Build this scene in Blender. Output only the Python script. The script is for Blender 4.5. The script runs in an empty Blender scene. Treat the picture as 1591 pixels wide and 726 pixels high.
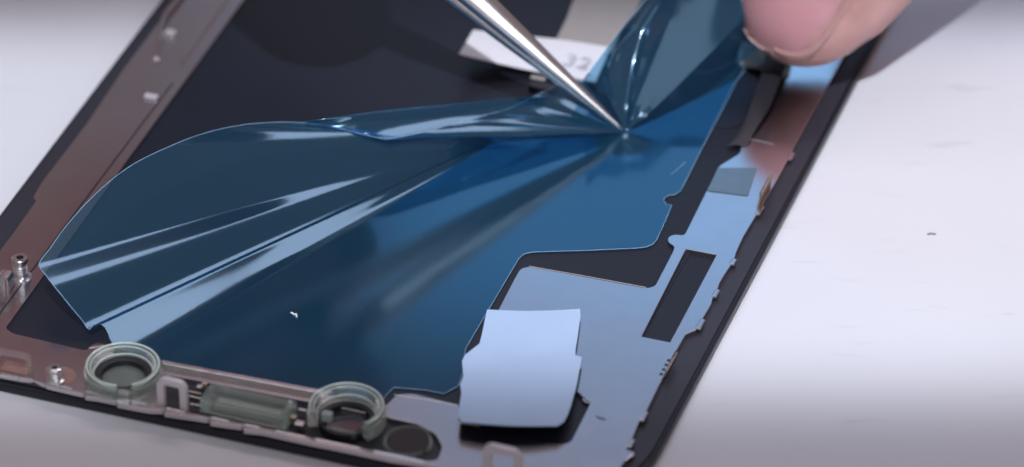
import bpy, bmesh, math, random
from mathutils import Vector, Matrix, noise

# ------------------------------------------------------------------ camera
MM = 0.001
sc = bpy.context.scene
col = sc.collection
ELEV = math.radians(35.0)
FPX = 7900.0                      # focal length in photo pixels (1591 wide)
DIST = 471.0                      # mm from the centre of the phone
ZREF = 1.5
CX, CY = 795.5, 363.0
FWD = Vector((0, math.cos(ELEV), -math.sin(ELEV)))
RGT = Vector((1, 0, 0))
UPV = Vector((0, math.sin(ELEV), math.cos(ELEV)))
EYE = Vector((0, 0, ZREF)) - FWD * DIST


def P(px, py, z):
    """photo pixel -> point (mm) on the horizontal plane at height z (mm)"""
    d = FWD * FPX + RGT * (px - CX) + UPV * (CY - py)
    return EYE + d * ((z - EYE.z) / d.z)


cam_d = bpy.data.cameras.new('camera')
cam = bpy.data.objects.new('camera', cam_d)
col.objects.link(cam)
cam.location = EYE * MM
cam.rotation_euler = (math.pi / 2 - ELEV, 0, 0)
cam_d.sensor_width = 36.0
cam_d.lens = 36.0 * FPX / 1591.0
cam_d.clip_start = 0.01
cam_d.clip_end = 20.0
cam_d.dof.use_dof = True
cam_d.dof.focus_distance = (DIST - 7) * MM
cam_d.dof.aperture_fstop = 22.0
sc.camera = cam

# ------------------------------------------------------------------ light
world = bpy.data.worlds.new('World')
sc.world = world
world.use_nodes = True
world.node_tree.nodes['Background'].inputs[0].default_value = (0.60, 0.48, 0.50, 1)
world.node_tree.nodes['Background'].inputs[1].default_value = 0.30


def area(name, loc, target, sx, sy, radiance, colour, spread=180):
    l = bpy.data.lights.new(name, 'AREA')
    l.shape = 'RECTANGLE'
    l.size = sx * MM
    l.size_y = sy * MM
    l.energy = radiance * math.pi * sx * sy * MM * MM
    l.color = colour
    l.spread = math.radians(spread)
    o = bpy.data.objects.new(name, l)
    col.objects.link(o)
    o.location = Vector(loc) * MM
    d = Vector(target) - Vector(loc)
    o.rotation_euler = d.to_track_quat('-Z', 'Y').to_euler()
    return o


KEY = area('overhead_softbox', (-90, -40, 620), (0, 10, 0), 380, 300, 0.85, (0.88, 0.92, 1.0))
# added lamp, no real fixture: narrow beam shaped to grey the near foreground
BAND = area('added_band_light', (0, -360, 595), (0, 8, 0), 620, 52, 0.94, (0.88, 0.915, 1.0), spread=1.6)
FRONT = area('added_tweezer_fill', (250, -640, 215), (0, 10, 20), 260, 280, 3.0, (0.92, 0.95, 1.0))  # unseen lamp added to whiten the broad face of the tweezers
STRIP = area('added_streak_light', (95, 305, 515), (0, 0, 2), 480, 105, 3.5, (0.97, 0.88, 1.0))  # unseen lamp added to put pale streaks on the film's folds


def mirrored(px, py, t):
    """point seen at distance t in the mirror of the phone's back, at photo pixel (px, py)"""
    q = P(px, py, ZREF)
    d = (q - EYE).normalized()
    d.z = -d.z
    return q + d * t


# cool panel at the back of the bench, mirrored in the plate and the flat film
COOL = area('cool_back_panel', mirrored(1400, -40, 900), mirrored(1400, -40, 0), 285, 205, 1.35, (0.18, 0.54, 1.0))

vs = sc.view_settings
vs.view_transform = 'Standard'
vs.look = 'None'
vs.exposure = 0.0
vs.gamma = 1.0
vs.use_curve_mapping = False
sc.render.engine = 'CYCLES'
sc.cycles.transparent_max_bounces = 24
sc.cycles.max_bounces = 12
sc.cycles.glossy_bounces = 6
sc.cycles.transmission_bounces = 10
sc.cycles.caustics_reflective = False
sc.cycles.caustics_refractive = True
sc.cycles.use_light_tree = False

# ------------------------------------------------------------------ materials
MATS = {}


def nt(name):
    m = bpy.data.materials.new(name)
    m.use_nodes = True
    n = m.node_tree
    return m, n, n.nodes['Principled BSDF']


def plain(name, colour, rough=0.5, metal=0.0, spec=0.5, noise_amt=0.12, scale=900, bump=0.0,
          bump_scale=3000, stretch=None, rough_var=0.08, coat=0.0, wear_scale=None):
    m, n, b = nt(name)
    N, L = n.nodes, n.links
    tc = N.new('ShaderNodeTexCoord')
    mp = N.new('ShaderNodeMapping')
    L.new(tc.outputs['Object'], mp.inputs[0])
    if stretch:
        mp.inputs['Scale'].default_value = stretch
    t = N.new('ShaderNodeTexNoise')
    t.inputs['Scale'].default_value = scale
    t.inputs['Detail'].default_value = 6
    L.new(mp.outputs[0], t.inputs['Vector'])
    r = N.new('ShaderNodeMapRange')
    r.inputs[3].default_value = 1 - noise_amt
    r.inputs[4].default_value = 1 + noise_amt
    L.new(t.outputs[0], r.inputs[0])
    mx = N.new('ShaderNodeMix')
    mx.data_type = 'RGBA'
    mx.blend_type = 'MULTIPLY'
    mx.inputs[0].default_value = 1
    mx.inputs[6].default_value = (*colour, 1)
    L.new(r.outputs[0], mx.inputs[7])
    L.new(mx.outputs[2], b.inputs['Base Color'])
    r2 = N.new('ShaderNodeMapRange')
    r2.inputs[3].default_value = max(0.02, rough - rough_var)
    r2.inputs[4].default_value = rough + rough_var
    t2 = N.new('ShaderNodeTexNoise')
    t2.inputs['Scale'].default_value = scale * 0.37
    t2.inputs['Detail'].default_value = 8
    L.new(mp.outputs[0], t2.inputs['Vector'])
    L.new(t2.outputs[0], r2.inputs[0])
    L.new(r2.outputs[0], b.inputs['Roughness'])
    b.inputs['Metallic'].default_value = metal
    b.inputs['Specular IOR Level'].default_value = spec
    b.inputs['Coat Weight'].default_value = coat
    if bump:
        t3 = N.new('ShaderNodeTexNoise')
        t3.inputs['Scale'].default_value = bump_scale
        t3.inputs['Detail'].default_value = 4
        L.new(mp.outputs[0], t3.inputs['Vector'])
        bp = N.new('ShaderNodeBump')
        bp.inputs['Strength'].default_value = bump
        bp.inputs['Distance'].default_value = 0.0002
        L.new(t3.outputs[0], bp.inputs['Height'])
        L.new(bp.outputs[0], b.inputs['Normal'])
    MATS[name] = m
    return m


plain('black_glass', (0.012, 0.013, 0.02), 0.32, spec=0.35, bump=0.1)
plain('rim_plastic', (0.03, 0.03, 0.042), 0.4, spec=0.4)
plain('graphite', (0.010, 0.012, 0.021), 0.42, spec=0.33, scale=300, rough_var=0.05)
plain('dark_void', (0.008, 0.008, 0.012), 0.5)
plain('steel_plate', (0.64, 0.595, 0.61), 0.19, metal=1.0, scale=500, noise_amt=0.04, bump=0.0,
      rough_var=0.025)
plain('bright_steel', (0.80, 0.79, 0.80), 0.22, metal=1.0, scale=1500, noise_amt=0.1, bump=0.1)
plain('tweezer_steel', (0.91, 0.91, 0.93), 0.19, metal=1.0, scale=700, noise_amt=0.04, rough_var=0.07)
plain('pale_clip', (0.62, 0.58, 0.61), 0.5, metal=0.35, noise_amt=0.1)
plain('copper_tape', (0.30, 0.185, 0.16), 0.45, metal=0.5, noise_amt=0.3, scale=1500)
plain('white_tape', (0.44, 0.59, 0.82), 0.55, noise_amt=0.03, spec=0.3)
plain('label_paper', (0.74, 0.74, 0.79), 0.6, noise_amt=0.03, spec=0.3)
plain('print_grey', (0.50, 0.50, 0.58), 0.6)
plain('flex_grey', (0.36, 0.335, 0.32), 0.45, metal=0.2, noise_amt=0.08)
plain('flex_black', (0.02, 0.018, 0.024), 0.45, bump=0.2)
plain('dull_gold', (0.55, 0.47, 0.38), 0.35, metal=0.9, noise_amt=0.25, scale=2500)
plain('green_part', (0.30, 0.36, 0.36), 0.5, noise_amt=0.1)
plain('tape_gloss', (0.10, 0.15, 0.20), 0.22, spec=0.7)
plain('lint', (0.8, 0.8, 0.82), 0.8)
plain('grime', (0.22, 0.20, 0.24), 0.9)


# lens glass: dark coated disc
plain('lens_glass', (0.02, 0.022, 0.03), 0.06, spec=0.8, rough_var=0.02, coat=0.5)


def film_material(name='blue_film', t_tint=(0.34, 0.64, 0.85), R0=0.125, body_c=(0.045, 0.26, 0.46), body_w=0.125, g_tint=(0.50, 0.78, 1.0), rough=0.10):
    m = bpy.data.materials.new(name)
    m.use_nodes = True
    n = m.node_tree
    n.nodes.clear()
    N, L = n.nodes, n.links
    out = N.new('ShaderNodeOutputMaterial')
    tr = N.new('ShaderNodeBsdfTransparent')
    tr.inputs[0].default_value = (*t_tint, 1)
    df = N.new('ShaderNodeBsdfDiffuse')
    df.inputs[0].default_value = (*body_c, 1)
    tl = N.new('ShaderNodeBsdfTranslucent')
    tl.inputs[0].default_value = (*body_c, 1)
    md = N.new('ShaderNodeMixShader')
    md.inputs[0].default_value = 0.3
    L.new(df.outputs[0], md.inputs[1])
    L.new(tl.outputs[0], md.inputs[2])
    body = N.new('ShaderNodeMixShader')
    body.inputs[0].default_value = body_w
    L.new(tr.outputs[0], body.inputs[1])
    L.new(md.outputs[0], body.inputs[2])
    gl = N.new('ShaderNodeBsdfGlossy')
    gl.inputs['Color'].default_value = (*g_tint, 1)
    gl.inputs['Roughness'].default_value = rough
    tc = N.new('ShaderNodeTexCoord')
    nz = N.new('ShaderNodeTexNoise')
    nz.inputs['Scale'].default_value = 120
    nz.inputs['Detail'].default_value = 2
    L.new(tc.outputs['Object'], nz.inputs['Vector'])
    bp = N.new('ShaderNodeBump')
    bp.inputs['Strength'].default_value = 0.012
    bp.inputs['Distance'].default_value = 0.0004
    L.new(nz.outputs[0], bp.inputs['Height'])
    L.new(bp.outputs[0], gl.inputs['Normal'])
    # Schlick reflectance, the same from both sides of the sheet
    ge = N.new('ShaderNodeNewGeometry')
    dt = N.new('ShaderNodeVectorMath')
    dt.operation = 'DOT_PRODUCT'
    L.new(ge.outputs['Normal'], dt.inputs[0])
    L.new(ge.outputs['Incoming'], dt.inputs[1])
    ab = N.new('ShaderNodeMath')
    ab.operation = 'ABSOLUTE'
    L.new(dt.outputs['Value'], ab.inputs[0])
    iv = N.new('ShaderNodeMath')
    iv.operation = 'SUBTRACT'
    iv.inputs[0].default_value = 1.0
    iv.use_clamp = True
    L.new(ab.outputs[0], iv.inputs[1])
    pw = N.new('ShaderNodeMath')
    pw.operation = 'POWER'
    pw.inputs[1].default_value = 5.0
    L.new(iv.outputs[0], pw.inputs[0])
    sc_ = N.new('ShaderNodeMath')
    sc_.operation = 'MULTIPLY_ADD'
    sc_.inputs[1].default_value = 1 - R0
    sc_.inputs[2].default_value = R0
    sc_.use_clamp = True
    L.new(pw.outputs[0], sc_.inputs[0])
    mix = N.new('ShaderNodeMixShader')
    L.new(sc_.outputs[0], mix.inputs[0])
    L.new(body.outputs[0], mix.inputs[1])
    L.new(gl.outputs[0], mix.inputs[2])
    L.new(mix.outputs[0], out.inputs[0])
    MATS[name] = m


film_material()
film_material('clear_amber', (0.90, 0.84, 0.82), 0.075, (0.6, 0.56, 0.56), 0.14, (1, 1, 1), 0.08)


def glassy(name, tint, clear=0.45):
    """clear moulded plastic: refracting body with a see-through share"""
    m = bpy.data.materials.new(name)
    m.use_nodes = True
    N, L = m.node_tree.nodes, m.node_tree.links
    b = N['Principled BSDF']
    b.inputs['Base Color'].default_value = (*tint, 1)
    b.inputs['Roughness'].default_value = 0.02
    b.inputs['IOR'].default_value = 1.7
    b.inputs['Transmission Weight'].default_value = 0.84
    t = N.new('ShaderNodeBsdfTransparent')
    t.inputs[0].default_value = (*tint, 1)
    mx = N.new('ShaderNodeMixShader')
    mx.inputs[0].default_value = clear
    L.new(b.outputs[0], mx.inputs[1])
    L.new(t.outputs[0], mx.inputs[2])
    L.new(mx.outputs[0], N['Material Output'].inputs[0])
    MATS[name] = m


glassy('clear_plastic', (0.93, 1.0, 0.96), 0.5)
plain('plastic_glint', (0.62, 0.72, 0.67), 0.10, spec=0.9, coat=0.6)  # pale colour for highlights painted on the clear rings
plain('film_edge', (0.30, 0.50, 0.72), 0.25, spec=0.6)


def skin_material():
    m, n, b = nt('skin')
    N, L = n.nodes, n.links
    tc = N.new('ShaderNodeTexCoord')
    t = N.new('ShaderNodeTexNoise')
    t.inputs['Scale'].default_value = 180
    t.inputs['Detail'].default_value = 6
    L.new(tc.outputs['Object'], t.inputs['Vector'])
    cr = N.new('ShaderNodeValToRGB')
    cr.color_ramp.elements[0].position = 0.3
    cr.color_ramp.elements[0].color = (0.48, 0.25, 0.235, 1)
    cr.color_ramp.elements[1].position = 0.7
    cr.color_ramp.elements[1].color = (0.58, 0.345, 0.325, 1)
    L.new(t.outputs[0], cr.inputs[0])
    L.new(cr.outputs[0], b.inputs['Base Color'])
    b.inputs['Roughness'].default_value = 0.48
    b.inputs['Specular IOR Level'].default_value = 0.4
    b.inputs['Subsurface Weight'].default_value = 0.25
    b.inputs['Subsurface Radius'].default_value = (1.0, 0.35, 0.2)
    b.inputs['Subsurface Scale'].default_value = 0.0015
    w = N.new('ShaderNodeTexVoronoi')
    w.inputs['Scale'].default_value = 2600
    L.new(tc.outputs['Object'], w.inputs['Vector'])
    bp = N.new('ShaderNodeBump')
    bp.inputs['Strength'].default_value = 0.25
    bp.inputs['Distance'].default_value = 0.00012
    L.new(w.outputs[0], bp.inputs['Height'])
    L.new(bp.outputs[0], b.inputs['Normal'])
    MATS['skin'] = m
    m, n, b = nt('fold_skin')
    b.inputs['Base Color'].default_value = (0.44, 0.25, 0.235, 1)
    b.inputs['Roughness'].default_value = 0.4
    MATS['fold_skin'] = m
    m, n, b = nt('nail')
    b.inputs['Base Color'].default_value = (0.53, 0.265, 0.29, 1)
    b.inputs['Roughness'].default_value = 0.32
    b.inputs['Subsurface Weight'].default_value = 0.2
    b.inputs['Subsurface Radius'].default_value = (1.0, 0.4, 0.3)
    b.inputs['Subsurface Scale'].default_value = 0.001
    MATS['nail'] = m
    m, n, b = nt('nail_tip')
    b.inputs['Base Color'].default_value = (0.52, 0.38, 0.37, 1)
    b.inputs['Roughness'].default_value = 0.4
    MATS['nail_tip'] = m


skin_material()


def table_material():
    m, n, b = nt('white_bench')
    N, L = n.nodes, n.links
    tc = N.new('ShaderNodeTexCoord')
    t = N.new('ShaderNodeTexNoise')
    t.inputs['Scale'].default_value = 35
    t.inputs['Detail'].default_value = 5
    L.new(tc.outputs['Object'], t.inputs['Vector'])
    cr = N.new('ShaderNodeValToRGB')
    cr.color_ramp.elements[0].position = 0.25
    cr.color_ramp.elements[0].color = (0.735, 0.745, 0.80, 1)
    cr.color_ramp.elements[1].position = 0.7
    cr.color_ramp.elements[1].color = (0.77, 0.78, 0.83, 1)
    L.new(t.outputs[0], cr.inputs[0])
    # faint scuffs
    mp = N.new('ShaderNodeMapping')
    mp.inputs['Rotation'].default_value = (0, 0, -0.75)
    mp.inputs['Scale'].default_value = (1, 5, 1)
    L.new(tc.outputs['Object'], mp.inputs[0])
    t2 = N.new('ShaderNodeTexNoise')
    t2.inputs['Scale'].default_value = 95
    t2.inputs['Detail'].default_value = 7
    t2.inputs['Roughness'].default_value = 0.62
    L.new(mp.outputs[0], t2.inputs['Vector'])
    r = N.new('ShaderNodeMapRange')
    r.inputs[1].default_value = 0.61
    r.inputs[2].default_value = 0.80
    r.inputs[3].default_value = 1.0
    r.inputs[4].default_value = 0.80
    L.new(t2.outputs[0], r.inputs[0])
    mx = N.new('ShaderNodeMix')
    mx.data_type = 'RGBA'
    mx.blend_type = 'MULTIPLY'
    mx.inputs[0].default_value = 1
    L.new(cr.outputs[0], mx.inputs[6])
    L.new(r.outputs[0], mx.inputs[7])
    L.new(mx.outputs[2], b.inputs['Base Color'])
    b.inputs['Roughness'].default_value = 0.24
    b.inputs['Specular IOR Level'].default_value = 0.55
    MATS['white_bench'] = m


table_material()

# ------------------------------------------------------------------ mesh helpers
BASE = {}


def root(name, base, label, cat, group=None):
    o = bpy.data.objects.new(name, None)
    o.empty_display_size = 0.005
    col.objects.link(o)
    o.location = Vector(base) * MM
    o['label'] = label
    o['category'] = cat
    if group:
        o['group'] = group
    BASE[o.name] = Vector(base)
    return o


def base_of(parent):
    return BASE[parent.name] if parent else Vector((0, 0, 0))


def mk(name, verts, faces, mat, parent=None, base=None, smooth=False, sharp=None):
    b = Vector(base) if base is not None else base_of(parent)
    me = bpy.data.meshes.new(name)
    me.from_pydata([((Vector(v) - b) * MM)[:] for v in verts], [], faces)
    me.validate()
    bm = bmesh.new()
    bm.from_mesh(me)
    if sharp is None and not smooth == 'sheet':
        bmesh.ops.recalc_face_normals(bm, faces=bm.faces)
    bm.to_mesh(me)
    bm.free()
    if smooth:
        for p in me.polygons:
            p.use_smooth = True
        if smooth == 'angle':
            me.set_sharp_from_angle(angle=math.radians(38))
    o = bpy.data.objects.new(name, me)
    col.objects.link(o)
    me.materials.append(MATS[mat])
    if parent is not None:
        o.parent = parent
    else:
        o.location = b * MM
    BASE[o.name] = b
    return o


def fillet(pts, r, n=5):
    """round the corners of a closed 2D polygon (r: number or list)"""
    out = []
    m = len(pts)
    for i in range(m):
        p = Vector(pts[i][:2])
        a = Vector(pts[i - 1][:2])
        c = Vector(pts[(i + 1) % m][:2])
        rr = r[i] if isinstance(r, (list, tuple)) else r
        d1, d2 = a - p, c - p
        l = min(rr, d1.length * 0.48, d2.length * 0.48)
        if l < 0.02:
            out.append(p)
            continue
        p1, p2 = p + d1.normalized() * l, p + d2.normalized() * l
        for k in range(n + 1):
            t = k / n
            out.append(p1 * (1 - t) ** 2 + p * (2 * t * (1 - t)) + p2 * t * t)
    return out


def px_poly(pts, z, r=0.25, n=4):
    return fillet([P(x, y, z) for x, y in pts], r, n)


def plate(name, loops, z0, z1, mat, parent=None, base=None, bevel=0.05):
    """flat sheet with holes: loops (mm, 2D), first the outline"""
    cu = bpy.data.curves.new('tmp', 'CURVE')
    cu.dimensions = '2D'
    cu.fill_mode = 'BOTH'
    cu.extrude = max(0.001, (z1 - z0) / 2 - bevel)
    cu.bevel_depth = bevel
    cu.bevel_resolution = 1
    cu.offset = -bevel
    for lp in loops:
        s = cu.splines.new('POLY')
        s.points.add(len(lp) - 1)
        for i, p in enumerate(lp):
            s.points[i].co = (p[0], p[1], 0, 1)
        s.use_cyclic_u = True
    ob = bpy.data.objects.new('tmp', cu)
    col.objects.link(ob)
    dg = bpy.context.evaluated_depsgraph_get()
    me0 = bpy.data.meshes.new_from_object(ob.evaluated_get(dg))
    zm = (z0 + z1) / 2
    vs_ = [(v.co.x, v.co.y, v.co.z + zm) for v in me0.vertices]
    fs = [tuple(p.vertices) for p in me0.polygons]
    bpy.data.objects.remove(ob)
    bpy.data.curves.remove(cu)
    bpy.data.meshes.remove(me0)
    bm = bmesh.new()
    bv = [bm.verts.new(v) for v in vs_]
    for f in fs:
        try:
            bm.faces.new([bv[i] for i in f])
        except ValueError:
            pass
    bmesh.ops.remove_doubles(bm, verts=bm.verts, dist=0.0005)
    bm.verts.index_update()
    v2 = [v.co.copy() for v in bm.verts]
    f2 = [[v.index for v in f.verts] for f in bm.faces]
    bm.free()
    return mk(name, v2, f2, mat, parent, base)


def tube(name, pts, rad, mat, parent=None, base=None, n=8, closed=False):
    pts = [Vector(p) for p in pts]
    vs_, fs = [], []
    m = len(pts)
    up = Vector((0, 0, 1))
    for i, p in enumerate(pts):
        a = pts[i - 1] if (i > 0 or closed) else p
        c = pts[(i + 1) % m] if (i < m - 1 or closed) else p
        t = (c - a).normalized()
        s = t.cross(up)
        if s.length < 1e-3:
            s = t.cross(Vector((0, 1, 0)))
        s.normalize()
        w = s.cross(t)
        r = rad[i] if isinstance(rad, (list, tuple)) else rad
        for k in range(n):
            an = 2 * math.pi * k / n
            vs_.append(p + s * (math.cos(an) * r) + w * (math.sin(an) * r))
    for i in range(m if closed else m - 1):
        j = (i + 1) % m
        for k in range(n):
            l = (k + 1) % n
            fs.append((i * n + k, i * n + l, j * n + l, j * n + k))
    if not closed:
        fs.append(tuple(range(n)))
        fs.append(tuple((m - 1) * n + k for k in range(n)))
    return mk(name, vs_, fs, mat, parent, base, smooth='angle')


def bm_obj(name, bm, mat, parent=None, base=None, smooth=False):
    bm.verts.index_update()
    v = [x.co.copy() for x in bm.verts]
    f = [[y.index for y in x.verts] for x in bm.faces]
    bm.free()
    return mk(name, v, f, mat, parent, base, smooth)


ANG = math.atan(0.3463)
EX = Vector((math.cos(ANG), -math.sin(ANG), 0))       # along the short side of the phone
EY = Vector((math.sin(ANG), math.cos(ANG), 0))        # along the long side
EZ = Vector((0, 0, 1))


def add_box(bm, c, sx, sy, sz, ax=EX, ay=EY, az=EZ, bev=0.06):
    """box centred at c, extents along the three axes, bevelled"""
    tmp = bmesh.new()
    bmesh.ops.create_cube(tmp, size=1)
    for v in tmp.verts:
        v.co = Vector((v.co.x * sx, v.co.y * sy, v.co.z * sz))
    if bev:
        bmesh.ops.bevel(tmp, geom=list(tmp.edges), offset=min(bev, sx * .3, sy * .3, sz * .3), segments=2,
                        affect='EDGES', profile=0.5)
    mp_ = {}
    for v in tmp.verts:
        mp_[v.index] = bm.verts.new(Vector(c) + ax * v.co.x + ay * v.co.y + az * v.co.z)
    for f in tmp.faces:
        bm.faces.new([mp_[v.index] for v in f.verts])
    tmp.free()


def box(name, c, sx, sy, sz, mat, parent=None, base=None, bev=0.06, **k):
    bm = bmesh.new()
    add_box(bm, c, sx, sy, sz, bev=bev, **k)
    return bm_obj(name, bm, mat, parent, base)


def lathe(name, c, prof, mat, parent=None, base=None, n=48, closed=True, a0=0.0, a1=2 * math.pi):
    """profile [(r,z)] closed loop turned about the vertical through c, over a0..a1"""
    full = abs(a1 - a0 - 2 * math.pi) < 1e-4
    vs_, fs = [], []
    m = len(prof)
    cnt = n if full else n + 1
    for i in range(cnt):
        a = a0 + (a1 - a0) * i / n
        for r, z in prof:
            vs_.append(Vector(c) + EX * (r * math.cos(a)) + EY * (r * math.sin(a)) + EZ * z)
    for i in range(n):
        j = (i + 1) % cnt
        for k in range(m if closed else m - 1):
            l = (k + 1) % m
            fs.append((i * m + k, j * m + k, j * m + l, i * m + l))
    if not full and closed:
        fs.append(tuple(range(m)))
        fs.append(tuple((cnt - 1) * m + k for k in range(m)))
    return mk(name, vs_, fs, mat, parent, base, smooth='angle')


def disc_prof(r, z0, z1, b=0.08):
    return [(0.0001, z0), (r, z0), (r, z1 - b), (r - b, z1), (0.0001, z1)]


# ------------------------------------------------------------------ setting
def grid_plane(name, x0, x1, y0, y1, z, mat):
    v = [(x0, y0, z), (x1, y0, z), (x1, y1, z), (x0, y1, z)]
    o = mk(name, v, [(0, 1, 2, 3)], mat)
    return o


bench = grid_plane('work_surface', -1500, 1500, -900, 2200, 0.0, 'white_bench')
bench['kind'] = 'structure'
bench['label'] = 'white work surface under the phone screen'

# ------------------------------------------------------------------ phone screen assembly
ZG, ZD, ZP = 1.25, 1.45, 1.78          # cover glass back, dark panel, steel plate
BL = P(-171, 556, ZG)
Wd = 69.2
Ln = 146.0


def ph(u, v, z=0.0):
    q = BL + EX * u + EY * v
    return Vector((q.x, q.y, z))


phone = root('phone_screen', ph(Wd / 2, Ln / 2, 0), 'phone screen lying face down with steel back plate and black edge', 'phone screen')
outline = fillet([ph(0, 0), ph(Wd, 0), ph(Wd, Ln), ph(0, Ln)], 10.5, 14)
inner1 = fillet([ph(.45, .45), ph(Wd - .45, .45), ph(Wd - .45, Ln - .45), ph(.45, Ln - .45)], 10.2, 14)
plate('cover_glass', [outline], 0.02, 1.02, 'black_glass', phone, bevel=0.22)
plate('rim', [inner1], 1.021, ZG, 'rim_plastic', phone, bevel=0.08)

# dark graphite panel inside the frame
# extend it under the plate up to the far end
panel = fillet([P(396, -30, ZD), P(0, 505, ZD), P(-8, 520, ZD), P(245, 574, ZD), P(500, 626, ZD), P(700, 668, ZD),
                P(890, 708, ZD), P(1110, 330, ZD), P(1240, 95, ZD), ph(Wd - 6, Ln - 12), ph(9, Ln - 12)], 0.3, 3)
plate('graphite_panel', [panel], ZG + 0.004, ZD, 'graphite', phone, bevel=0.03)

# steel plate
far_r = ph(Wd - 2.4, Ln - 3)
far_l = ph(2.2, Ln - 3)


def pz(lst, z=ZP):
    return [P(x, y, z) for x, y in lst]


outer = [far_l] + pz([(238, 46), (190, 110), (135, 192), (66, 282), (52, 306), (56, 312), (22, 361), (-40, 440), (-120, 540),
                      (-110, 560), (0, 581), (10, 583), (33, 587), (50, 589), (69, 596), (72, 598), (114, 608), (129, 611), (133, 615), (149, 617),
                      (179, 623), (183, 627), (231, 636), (252, 637), (256, 641), (290, 646), (323, 651), (327, 655), (359, 660), (375, 662), (379, 667),
                      (407, 670), (425, 674), (479, 686), (520, 694), (572, 705), (610, 713), (681, 724), (760, 745), (880, 772),
                      (935, 775), (962, 728), (971, 716), (986, 705), (984, 702), (973, 698), (981, 685), (994, 653), (998, 652), (1029, 589), (1048, 548), (1052, 543),
                      (1066, 519), (1081, 513), (1083, 509), (1092, 495), (1096, 488), (1105, 473), (1108, 462), (1115, 450), (1118, 440), (1125, 428),
                      (1140, 405), (1144, 392), (1155, 368), (1207, 280), (1250, 198), (1300, 108)]) + [far_r]
outer2 = fillet(outer, 0.1, 2)
opening = pz([(396, -24), (145, 322), (30, 480), (8, 510), (20, 518), (135, 545), (140, 537), (150, 533), (166, 535), (174, 550), (240, 566), (500, 613), (596, 633), (606, 624), (616, 613), (640, 611),
              (712, 629), (716, 640), (712, 660), (868, 691), (886, 688), (917, 627), (905, 624), (904, 613), (893, 607), (796, 588), (742, 540), (775, 480), (800, 432),
              (808, 418), (820, 414), (1006, 448), (1018, 444), (1046, 390), (1048, 383), (1037, 376), (1038, 368), (1048, 364), (1063, 366), (1097, 298), (1117, 258), (1150, 238),
              (1152, 215), (1178, 165), (1205, 95), (1268, -30)])
open2 = fillet(opening + [ph(Wd - 9, Ln - 15), ph(10, Ln - 15)], 0.5, 4)
notch = fillet(pz([(1066, 387), (1113, 396), (1041, 532), (997, 523)]), 0.08, 2)
slot = fillet(pz([(258, 582), (490, 626), (600, 648), (645, 658), (676, 674), (687, 694), (680, 715), (655, 716),
                  (610, 706), (480, 679), (300, 642), (246, 630), (244, 600)]), 0.5, 4)
rc1 = P(192, 587, ZP)
hole1 = [rc1 + EX * (2.5 * math.cos(a)) + EY * (2.5 * math.sin(a)) for a in [2 * math.pi * k / 40 for k in range(40)]]
plate('steel_plate', [outer2, open2, notch, slot, hole1], ZG + 0.006, ZP, 'steel_plate', phone, bevel=0.045)
# dark floors seen through the slot, the notch and the ring hole
box('slot_floor', (P(455, 660, ZG) + Vector((0, 0, 0.05))), 31, 4.2, 0.1, 'dark_void', phone)
plate('notch_floor', [fillet(pz([(1072, 380), (1122, 390), (1045, 540), (985, 528)], ZD), .05, 2)], ZG + 0.008, ZD - 0.06, 'graphite', phone, bevel=0.02)

# seam along the left strip
tube('seam', [P(x, y, ZP + 0.0) for x, y in [(-40, 545), (0, 487), (92, 364), (150, 287), (215, 200), (268, 130)]], 0.075, 'dark_void', phone)
# raised lip on the near side of the opening
lip = pz([(250, 565), (500, 612), (502, 619), (251, 572)], ZP)
plate('lip', [fillet(lip, 0.1, 2)], ZP - 0.1, ZP + 0.5, 'bright_steel', phone, bevel=0.1)
# folded bright edge tabs
for (x0, y0, x1, y1) in [(139, 541, 165, 537), (613, 614, 712, 630), (712, 657, 745, 662), (893, 606, 917, 627), (822, 414, 1004, 447)]:
    a, b = P(x0, y0, ZP), P(x1, y1, ZP)
    tube('plate_edge', [a, a.lerp(b, .5) + Vector((0, 0, .03)), b], 0.055, 'bright_steel', phone)
# bright scuffed lugs along the near edge
for (x0, x1) in [(2, 30), (72, 112), (133, 176), (184, 228), (258, 288), (328, 356), (380, 405), (428, 476), (490, 560), (580, 660)]:
    f = lambda x: 583 + 0.2075 * x
    a, b = P(x0, f(x0) - 1, ZP - 0.1), P(x1, f(x1) - 1, ZP - 0.1)
    c = (a + b) / 2
    box('edge_lug', c, (b - a).length, 0.28, 0.34, 'bright_steel', phone, bev=0.08)
# jagged lugs on the right edge
for (x, y, l) in [(1112, 457, 1.2), (1088, 505, 1.6), (1139, 408, 1.0), (1000, 648, 1.4), (980, 690, 1.2), (1180, 328, 1.6), (1228, 244, 1.3)]:
    box('edge_lug', P(x, y, ZP - 0.1), 0.5, l, 0.3, 'steel_plate', phone, bev=0.08)


# screw posts
def post(px, py, r, h):
    c = P(px, py, ZP)
    prof = [(0.45 * r, 0), (r * 1.5, 0), (r * 1.5, 0.18), (r, 0.26), (r, h * 0.62), (r * 0.82, h * 0.66), (r * 0.82, h * 0.8), (r * 1.12, h * 0.84),
            (r * 1.12, h * .96), (r, h), (0.5 * r, h), (0.5 * r, h * 0.6), (0.45 * r, h * .5)]
    p = lathe('screw_post', c, prof, 'bright_steel', phone, n=28)
    for k in range(4):
        zz = h * (0.34 + 0.09 * k)
        lathe('thread', c, [(r * .98, zz), (r * 1.1, zz + .05), (r * .98, zz + .1)], 'bright_steel', p, n=28)
    return p


post(33, 432, 0.68, 2.3)
post(86, 590, 0.60, 1.35)


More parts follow.
